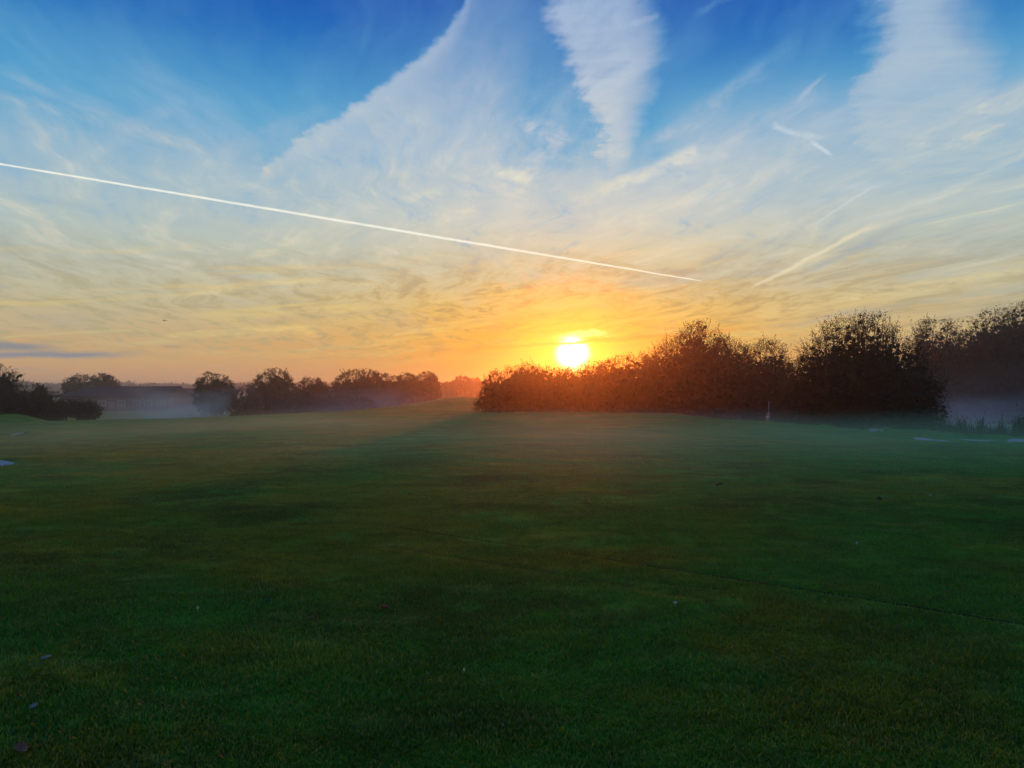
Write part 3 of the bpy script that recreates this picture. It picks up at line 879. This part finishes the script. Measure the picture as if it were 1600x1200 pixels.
plant('shrub', 'rounded dark bush on the far bank of the right pond at the right edge', 'shrub', [(1556, 650), (1566, 590), (1582, 570), (1602, 564), (1630, 570), (1652, 600), (1660, 650)], 70, mat=M_LEAF_DARK, spiky=1.0)
plant('shrub', 'low bush on the far bank of the right pond beside the big willow', 'shrub', [(1440, 650), (1450, 600), (1470, 584), (1496, 578), (1522, 582), (1546, 596), (1566, 640)], 74, mat=M_LEAF_GREEN, spiky=1.0)
# middle distance, left of the hedge
MG = 'misty trees in the middle distance'
plant('tree', 'broad dark tree with a flat crown in the mist, left of the mound', 'tree', [(518, 622), (522, 598), (534, 586), (548, 580), (562, 577), (578, 578), (590, 584), (600, 600), (604, 620)], 132, mat=M_LEAF_DARK, group=MG, spiky=1.3, stems=6)
plant('tree', 'round brown tree in the mist behind the mound, beside the flat-crowned one', 'tree', [(584, 620), (590, 592), (602, 584), (618, 585), (632, 583), (646, 588), (654, 600), (658, 620)], 136, mat=M_LEAF_AUTUMN, group=MG, spiky=1.3, stems=6)
plant('tree', 'rightmost round tree of the misty row, next to the gap before the hedge', 'tree', [(644, 624), (648, 594), (658, 584), (668, 581), (678, 586), (685, 598), (688, 622)], 140, mat=M_LEAF_AUTUMN, group=MG, spiky=1.3, stems=5)
plant('tree', 'tall misty tree with a peaked top between the silvery bush and the flat crown', 'tree', [(388, 630), (394, 600), (404, 590), (416, 582), (428, 576), (440, 578), (450, 586), (457, 600), (462, 630)], 122, mat=M_LEAF_GREEN, group=MG, spiky=1.4, stems=6)
plant('tree', 'low spreading tree in the mist right of the peaked tree', 'tree', [(456, 632), (462, 606), (472, 596), (484, 590), (496, 592), (506, 600), (516, 608), (528, 630)], 126, mat=M_LEAF_AUTUMN, group=MG, spiky=1.2, stems=5)
plant('shrub', 'thin silvery bush with open branches right of the lone round tree', 'shrub', [(362, 638), (367, 614), (376, 604), (386, 602), (396, 607), (404, 618), (410, 638)], 98, mat=M_LEAF_GREY, spiky=1.4, density=.5, fill=.35)
plant('shrub', 'low dark bush under the peaked misty tree', 'shrub', [(398, 646), (404, 628), (424, 620), (450, 616), (480, 616), (500, 624), (512, 642)], 104, mat=M_LEAF_DARK, spiky=.8)
plant('shrub', 'low dark bush under the spreading misty tree', 'shrub', [(498, 642), (506, 624), (530, 618), (556, 620), (580, 624), (592, 640)], 108, mat=M_LEAF_DARK, spiky=.8)
plant('tree', 'lone round tree standing clear in the mist right of the long building', 'tree', [(303, 640), (306, 604), (316, 590), (328, 582), (338, 586), (350, 588), (360, 598), (366, 612), (368, 640)], 112, mat=M_LEAF_GREEN, spiky=1.5, stems=6, lower=.05)
# far left
plant('tree', 'dark tree cut off by the left edge of the picture', 'tree', [(-90, 640), (-80, 590), (-60, 570), (-30, 562), (-6, 568), (12, 574), (22, 586), (28, 606), (30, 640)], 76, mat=M_LEAF_DARK, spiky=1.3, stems=6, lower=.05)
plant('tree', 'low wide dark tree left of the long building', 'tree', [(14, 650), (20, 610), (32, 600), (46, 597), (62, 600), (74, 610), (84, 618), (92, 632), (96, 650)], 82, mat=M_LEAF_DARK, spiky=1.0, stems=6)
plant('tree', 'wide round-headed tree rising behind the long building', 'tree', [(102, 622), (106, 600), (116, 589), (130, 586), (144, 588), (158, 584), (170, 588), (179, 598), (182, 622)], 172, mat=M_LEAF_GREEN, spiky=1.6, stems=7, lower=.15)
YG = 'slender young trees before the long building'
for i, (px, w, t, d) in enumerate([(104, 13, 625, 88), (121, 12, 622, 90), (136, 11, 626, 87), (146, 12, 628, 91)]):
    plant('young_tree', ['leftmost slender young tree in front of the long building', 'second slender young tree from the left before the long building',
                         'third slender young tree from the left before the long building', 'rightmost slender young tree in front of the long building'][i], 'tree',
          [(px - w, 645), (px - w * .8, t + 8), (px - w * .3, t), (px + w * .3, t + 1), (px + w * .8, t + 7), (px + w, 645)], d, mat=M_LEAF_DARK, group=YG, lower=.38, stems=4, spiky=.8)
# faint trees far off in the gap
FG = 'faint trees far off in the haze'
for (px, w, t, d, lab) in [(700, 9, 597, 250, 'faint small tree at the left of the gap beside the hedge'),
                           (722, 16, 588, 240, 'tallest faint tree in the hazy gap beside the hedge'),
                           (742, 12, 591, 262, 'faint tree half hidden behind the left end of the hedge')]:
    plant('tree', lab, 'tree', [(px - w, 622), (px - w * .9, t + 9), (px - w * .4, t + 1), (px + w * .2, t), (px + w * .8, t + 6), (px + w, 622)], d, mat=M_LEAF_AUTUMN, group=FG, spiky=1.2, stems=4)

# far hedgerow woods along the ridge: one mass
def far_wood():
    Vs = []
    n = 2600
    for k in range(n):
        a = rng.uniform(-.72, .72); D = rng.uniform(735, 800) if k % 3 else rng.uniform(450, 720)
        x = a * D
        if D < 730 and (int(x / 30) + int(D / 45)) % 3: continue
        s = rng.uniform(1.4, 3.1) * (.6 + .5 * abs(math.sin(x * .013 + D)))
        z = hz(x, D)
        m = 26
        p = rng.normal(size=(m, 3)) * [s * .9, s * .6, s * .33] + [x, D, z + s * .45]
        Vs.append(leaf_quads(p, rng.normal(size=(m, 3)), s * .7, s * .5))
    v = np.concatenate(Vs); f = np.arange(len(v)).reshape(-1, 4)
    o = mesh_obj('far_wood', v, f, M_LEAF_DARK)
    tag(o, 'hazy line of woods along the far ridge', 'wood', kind='stuff')
far_wood()

# =================================================================== reeds at the pond (countless)
def reeds():
    n = 1500
    px = np.concatenate([rng.uniform(1466, 1640, n - 300), rng.normal(1480, 12, 150), rng.normal(1598, 10, 150)])
    D = np.interp(px, [1460, 1500, 1600, 1640], [37, 34.5, 30.5, 29.5]) + rng.random(n) * 3.0
    x = (px - 800) / F * D; z = height(x, D)
    clumpy = .45 + .55 * np.clip(np.sin(px * .21) + .4 * np.sin(px * .53), 0, 1)
    h = (.25 + .75 * rng.random(n) ** 1.4) * clumpy * 1.0 + .1
    h += np.where(np.abs(px - 1598) < 16, .35, 0)
    lx = rng.normal(size=n) * .16 * h; ly = rng.normal(size=n) * .16 * h
    wd = .010 + .008 * rng.random(n)
    v = np.empty((n, 5, 3))
    v[:, 0] = np.stack([x - wd, D, z - .05], 1); v[:, 1] = np.stack([x + wd, D, z - .05], 1)
    v[:, 2] = np.stack([x + wd * .8 + lx * .4, D + ly * .4, z + h * .6], 1); v[:, 3] = np.stack([x - wd * .8 + lx * .4, D + ly * .4, z + h * .6], 1)
    v[:, 4] = np.stack([x + lx, D + ly, z + h], 1)
    b = np.arange(n)[:, None] * 5
    f = np.concatenate([b + np.array([[0, 1, 2]]), b + np.array([[0, 2, 3]]), b + np.array([[3, 2, 4]])], 0)
    # seed heads
    k = rng.random(n) < .3
    tip = v[k, 4]; m = len(tip)
    hv = leaf_quads(tip - [0, 0, .05], np.tile([0.1, 0, 1.0], (m, 1)) + rng.normal(size=(m, 3)) * .2, .16, .035)
    hf = np.arange(len(hv)).reshape(-1, 4)
    V_ = np.concatenate([v.reshape(-1, 3), hv]); off = n * 5
    f2 = np.concatenate([hf[:, [0, 1, 2]], hf[:, [0, 2, 3]]], 0) + off
    o = mesh_obj('reeds', V_, np.concatenate([f, f2], 0), M_REED)
    tag(o, 'dark reeds and rushes fringing the misty pond on the right', 'reeds', kind='stuff')
reeds()
# a pale dry tuft beyond the green
def tuft():
    b0 = at(1158, 55.5); mb = []
    n = 60
    p = rng.normal(size=(n, 3)) * [.16, .16, 0]
    d = rng.normal(size=(n, 3)) * [.18, .18, 0] + [0, 0, 1]
    v = leaf_quads(p, d, .55, .02); f = np.arange(len(v)).reshape(-1, 4)
    o = mesh_obj('dry_grass_tuft', v, f, simple_mat('straw', (.42, .34, .26), .9, .1)); o.location = b0
    tag(o, 'small pale tuft of dry stalks at the back of the green left of the flag', 'grass tuft')
tuft()

# =================================================================== flagstick
def flag():
    b = at(1201.5, 49)
    root = empty('golf_flag', b)
    tag(root, 'white golf flagstick with a limp pink and white flag standing on the green', 'golf flag')
    white = simple_mat('pole_white', (.75, .72, .72), .4, .5, .05)
    MB().tube([(0, 0, -.1), (0, 0, .9), (-.012, 0, 2.1)], [.014, .013, .010], 8).build('pole', white, root, True)
    MB().tube([(0, 0, .0), (0, 0, .015)], [.054, .054], 16).build('cup', white, root)
    # limp cloth hanging in folds from the pole
    m, t = new_mat('flag_cloth')
    tc = t.nodes.new('ShaderNodeTexCoord'); sx = t.nodes.new('ShaderNodeSeparateXYZ'); t.links.new(tc.outputs['UV'], sx.inputs[0])
    u, w = V(sx.outputs[0]), V(sx.outputs[1])
    ch = (u - w).step(-.12, -.06) * (u - w).step(.18, .12)
    c = mix((.75, .16, .30, 1), (.85, .80, .78, 1), ch)
    p = t.nodes.new('ShaderNodeBsdfPrincipled'); t.links.new(c, p.inputs['Base Color']); p.inputs['Roughness'].default_value = .7
    o_ = t.nodes.new('ShaderNodeOutputMaterial'); t.links.new(p.outputs[0], o_.inputs[0])
    NU, NV = 26, 16
    vs, fs, uv = [], [], []
    for i in range(NU + 1):
        for j in range(NV + 1):
            a, h = i / NU, j / NV
            # free edge falls: cloth swings down round the hoist
            out = a * .58
            ang = R(68) * min(1, a * 1.6)
            x = -math.cos(ang) * out * .72 - .012
            z = 1.36 - (1 - h) * .36 - math.sin(ang) * out * .55
            y = .045 * math.sin(a * 13 + h * 1.5) * a ** .5
            x += .035 * math.sin(a * 9 + 2 * h)
            vs.append((x, y, z)); uv.append((a, h))
    for i in range(NU):
        for j in range(NV):
            k = i * (NV + 1) + j; fs.append((k, k + NV + 1, k + NV + 2, k + 1))
    o = mesh_obj('flag', vs, fs, m, root, True)
    ul = o.data.uv_layers.new(name='UVMap')
    for lp in o.data.loops: ul.data[lp.index].uv = uv[lp.vertex_index]
    md = o.modifiers.new('thick', 'SOLIDIFY'); md.thickness = .004
flag()

# =================================================================== buildings
M_ROOF = simple_mat('roof_slate', (.03, .04, .045), .9, .05, .2, 2)
M_WALL = simple_mat('render_wall', (.06, .07, .075), .9, .1, .15, 1.5)
M_FRAME = simple_mat('window_frame', (.34, .35, .35), .5, .3, .05)
M_GLASS = simple_mat('window_glass', (.05, .06, .07), .05, .8, .1)
def clubhouse():
    D = 148
    x0, x1 = tanx(90) * D, tanx(268) * D
    g = -1.5
    zr = EYE + 13.0 * D / F; ze = EYE - 2.0 * D / F
    root = empty('long_building', ((x0 + x1) / 2, D, g))
    tag(root, 'long low building with a dark pitched roof half hidden in mist', 'building')
    hw = (x1 - x0) / 2; dp = 9.0
    er = ze - g; rr = zr - g
    MB().box(-hw + .5, hw - .4, 0, dp, -.3, er).build('wall', M_WALL, root)
    # roof: hipped at the left, gabled at the right, with eaves
    o = .5; hip = 3.6
    P = [(-hw - .3, -o, er - .05), (hw, -o, er - .05), (hw, dp + o, er - .05), (-hw - .3, dp + o, er - .05), (-hw + hip, dp / 2, rr), (hw, dp / 2, rr),
         (-hw - .3, -o, er + .12), (hw, -o, er + .12), (hw, dp + o, er + .12), (-hw - .3, dp + o, er + .12), (-hw + hip, dp / 2, rr + .15), (hw, dp / 2, rr + .15)]
    rf = MB().poly(P, [(6, 7, 11, 10), (8, 9, 10, 11), (9, 6, 10), (7, 8, 11), (0, 3, 2, 1), (0, 1, 7, 6), (1, 2, 8, 7), (2, 3, 9, 8), (3, 0, 6, 9)]).build('roof', M_ROOF, root)
    MB().tube([(-hw + hip, dp / 2, rr + .17), (hw, dp / 2, rr + .17)], [.09, .09], 6).build('ridge', M_ROOF, rf)
    for px in (102, 128, 160, 190, 214, 232, 252):
        wx = tanx(px) * D - (x0 + x1) / 2
        wn = MB().box(wx - .75, wx + .75, -.06, -.003, 1.0, 2.15).build('window', M_FRAME, root)
        pn = MB()
        for k in (-1, 1): pn.box(wx + k * .34 - .29, wx + k * .34 + .29, -.075, -.062, 1.1, 2.05)
        pn.build('pane', M_GLASS, wn)
    wx = tanx(174) * D - (x0 + x1) / 2
    dr = MB().box(wx - .5, wx + .5, -.06, -.003, 0, 2.1).build('door', simple_mat('door_paint', (.08, .10, .12), .5), root)
    MB().tube([(wx + .4, -.1, 1.0), (wx + .4, -.1, 1.15)], [.02, .02], 6).build('handle', M_FRAME, dr)
clubhouse()
def cottage():
    D = 190; x0, x1 = tanx(272) * D, tanx(307) * D; g = -1.5
    root = empty('small_house', ((x0 + x1) / 2, D, g))
    tag(root, 'small house with a shallow peaked roof in mist right of the long building', 'building')
    hw = (x1 - x0) / 2; er = EYE - .0 - g; rr = EYE + 11.5 * D / F - g
    MB().box(-hw + .3, hw - .3, 0, 6, -.3, er).poly([(-hw + .3, 0, er), (hw - .3, 0, er), (0, 0, rr - .2), (-hw + .3, 6, er), (hw - .3, 6, er), (0, 6, rr - .2)], [(0, 1, 2), (5, 4, 3)]).build('wall', M_WALL, root)
    MB().poly([(-hw, -.3, er - .1), (0, -.3, rr), (hw, -.3, er - .1), (-hw, 6.3, er - .1), (0, 6.3, rr), (hw, 6.3, er - .1),
               (-hw, -.3, er - .25), (0, -.3, rr - .15), (hw, -.3, er - .25), (-hw, 6.3, er - .25), (0, 6.3, rr - .15), (hw, 6.3, er - .25)],
              [(0, 1, 4, 3), (1, 2, 5, 4), (7, 6, 9, 10), (8, 7, 10, 11), (0, 6, 7, 1), (1, 7, 8, 2), (3, 4, 10, 9), (4, 5, 11, 10), (0, 3, 9, 6), (2, 8, 11, 5)]).build('roof', M_ROOF, root)
    wn = MB().box(-.6, .6, -.06, -.003, 1.1, 2.2).build('window', M_FRAME, root)
    MB().box(-.5, .5, -.075, -.062, 1.2, 2.1).build('pane', M_GLASS, wn)
cottage()

# =================================================================== small things
def fallen_leaf(px, py, size, col, lab, rot):
    x, y = on_plane(px, py)
    z = hz(x, y) + .022
    n = 10; vs = []; fs = []
    for i in range(n + 1):
        t = i / n; w = math.sin(math.pi * t) ** .8 * .36 * (1 + .15 * math.sin(t * 19))
        for s in (-1, 0, 1):
            vs.append(((t - .5) * size, s * w * size, .18 * size * (abs(s) + .8 * (t - .5) ** 2 * 2)))
    for i in range(n):
        for s in (0, 1):
            k = i * 3 + s; fs.append((k, k + 3, k + 4, k + 1))
    o = mesh_obj('fallen_leaf', vs, fs, simple_mat('dead_leaf', col, .7, .3, .3, 30), None, True)
    o.location = (x, y, z); o.rotation_euler = (R(10), R(-14), rot)
    o.modifiers.new('thick', 'SOLIDIFY').thickness = .0012
    tag(o, lab, 'leaf', 'fallen leaves on the grass')
fallen_leaf(72, 1034, .055, (.22, .20, .18), 'curled pale leaf, the farthest of three near the left corner', .4)
fallen_leaf(52, 1111, .045, (.22, .20, .16), 'pale leaf, the middle of three near the bottom left corner', 1.2)
fallen_leaf(32, 1179, .075, (.16, .07, .04), 'reddish brown leaf in the bottom left corner', 2.2)
fallen_leaf(38, 1181, .02, (.4, .39, .37), 'tiny whitish leaf scrap lying on the reddish corner leaf', .2)
fallen_leaf(487, 970, .045, (.18, .07, .035), 'rusty leaf on dark grass left of the middle', .9)
fallen_leaf(600, 953, .07, (.10, .05, .035), 'dark brown leaf near the middle of the foreground', 2.8)
fallen_leaf(420, 943, .05, (.06, .06, .05), 'dark curled leaf above and left of the rusty one', .3)
fallen_leaf(1124, 763, .13, (.02, .02, .015), 'dark leaf on the green, left of the other far one', .3)
fallen_leaf(1374, 784, .12, (.02, .02, .015), 'dark leaf on the green, right of the other far one', 1.3)
def pale_speck(px, py, r, lab):
    x, y = on_plane(px, py); z = hz(x, y)
    root = empty('mushroom', (x, y, z)); tag(root, lab, 'mushroom', 'tiny white mushrooms in the turf')
    m = simple_mat('mushroom_white', (.36, .35, .32), .8, .2, .1, 20)
    MB().tube([(0, 0, 0), (0, 0, .03)], [r * .25, r * .22], 8).build('stalk', m, root, True)
    MB().tube([(0, 0, .026), (0, 0, .03), (0, 0, .036), (0, 0, .041), (0, 0, .044)], [r * .9, r, r * .85, r * .5, r * .1], 12).build('cap', m, root, True)
pale_speck(1055, 948, .016, 'lone white mushroom in the grass below the dark line')
pale_speck(309, 956, .010, 'tiny white mushroom in the dark grass left of the middle')
pale_speck(1339, 853, .016, 'white mushroom in the turf on the right')
pale_speck(725, 1055, .007, 'tiny white mushroom near the bottom middle')
pale_speck(1454, 776, .022, 'far white mushroom on the right below the bunkers')

# bird high on the left
def bird():
    D = 110; x = tanx(256) * D; z = EYE + (HORIZON - 501) / F * D
    m = simple_mat('bird_feathers', (.03, .03, .03), .8)
    root = empty('bird', (x, D, z)); tag(root, 'small dark bird flying high over the left of the field', 'bird')
    mb = MB().tube([(-.20, 0, .01), (-.12, 0, .02), (0, 0, 0), (.12, 0, 0), (.19, 0, .03), (.25, 0, .02)], [.012, .035, .06, .05, .032, .006], 8)
    mb.poly([(-.18, -.05, .01), (-.32, -.07, .015), (-.32, .07, .015), (-.18, .05, .01), (-.2, 0, -.005)], [(0, 1, 2, 3), (0, 4, 1), (3, 2, 4)])
    mb.build('body', m, root, True)
    for s in (-1, 1):
        w = MB().poly([(.08, s * .04, .02), (-.07, s * .04, .02), (-.09, s * .25, .10), (.07, s * .24, .11), (-.12, s * .46, .03), (-.03, s * .47, .04), (0, s * .15, .03)],
                      [(0, 1, 2, 3), (3, 2, 4, 5), (0, 6, 1)])
        w.build('wing', m, root).modifiers.new('t', 'SOLIDIFY').thickness = .012
    root.rotation_euler = (0, 0, R(160))
bird()

# =================================================================== haze and mist
def volume_mat(name, density, col, aniso, fn=None):
    m, t = new_mat(name)
    p = t.nodes.new('ShaderNodeVolumePrincipled')
    p.inputs['Color'].default_value = (*col, 1); p.inputs['Density'].default_value = density
    p.inputs['Anisotropy'].default_value = aniso
    if fn:
        d = fn(t) * density
        t.links.new(d.s, p.inputs['Density'])
    o = t.nodes.new('ShaderNodeOutputMaterial'); t.links.new(p.outputs[0], o.inputs['Volume'])
    return m
hb = MB().box(-1200, 1200, -120, 1150, -3.2, 16.5)
tag(hb.build('haze', volume_mat('haze_air', HAZE, HAZE_COL, HAZE_G)), 'thin morning haze over the whole course', 'haze', kind='stuff')

def mist(name, px0, px1, D0, D1, z0, z1, density, lab, col=(.52, .92, 1.0), aniso=.1, scale=.09, thr=(.38, .7)):
    xa, xb = tanx(px0) * (D0 + D1) / 2, tanx(px1) * (D0 + D1) / 2
    cx, cy = (xa + xb) / 2, (D0 + D1) / 2; hx, hy = (xb - xa) / 2, (D1 - D0) / 2
    def fn(t):
        g = t.nodes.new('ShaderNodeTexCoord'); sx = t.nodes.new('ShaderNodeSeparateXYZ'); t.links.new(g.outputs['Object'], sx.inputs[0])
        X, Y, Z = V(sx.outputs[0]), V(sx.outputs[1]), V(sx.outputs[2])
        r = ((X * (1 / hx)).pow(2) + (Y * (1 / hy)).pow(2)).fn('SQRT')
        n = noise(comb(X, Y * .6, Z * 2.2), scale, 3, .55)
        top = (Z * (1 / (z1 - z0))) - (n - .5) * .9
        return r.step(1.0, .45) * top.step(.85, .1) * (n.step(*thr) * .8 + .2)
    vs = []
    o = MB().box(-hx, hx, -hy, hy, 0, z1 - z0).build(name, volume_mat(name, density, col, aniso, fn))
    o.location = (cx, cy, z0)
    tag(o, lab, 'mist', kind='stuff')
mist('mist', 200, 400, 84, 134, -1.9, 4.3, .13, 'bank of white mist drifting before the long building', scale=.13, thr=(.42, .68), col=(1.0, .98, .82), aniso=0.0)
mist('mist', 1455, 1660, 41, 60, -1.5, 2.9, .14, 'blue mist smoking off the right-hand pond', scale=.16, col=(.36, .80, 1.0))
mist('mist', 330, 760, 88, 128, -1.6, 4.2, .034, 'low mist lying along the foot of the distant trees', scale=.06)
mist('mist', 1175, 1760, 54, 72, -1.5, 6.5, .014, 'faint blue mist hanging behind the big willow before the tall trees', scale=.1, thr=(.3, .7))
mist('mist', -300, 1900, 7, 55, -.5, 1.3, .042, 'thin veil of ground mist lying over the far half of the turf', scale=.07, aniso=.3, col=(.56, 1.0, .66), thr=(.3, .7))
mist('mist', 700, 1290, 44, 60, -.4, 1.3, .030, 'thin ground mist along the foot of the hedge', scale=.12, aniso=.5)
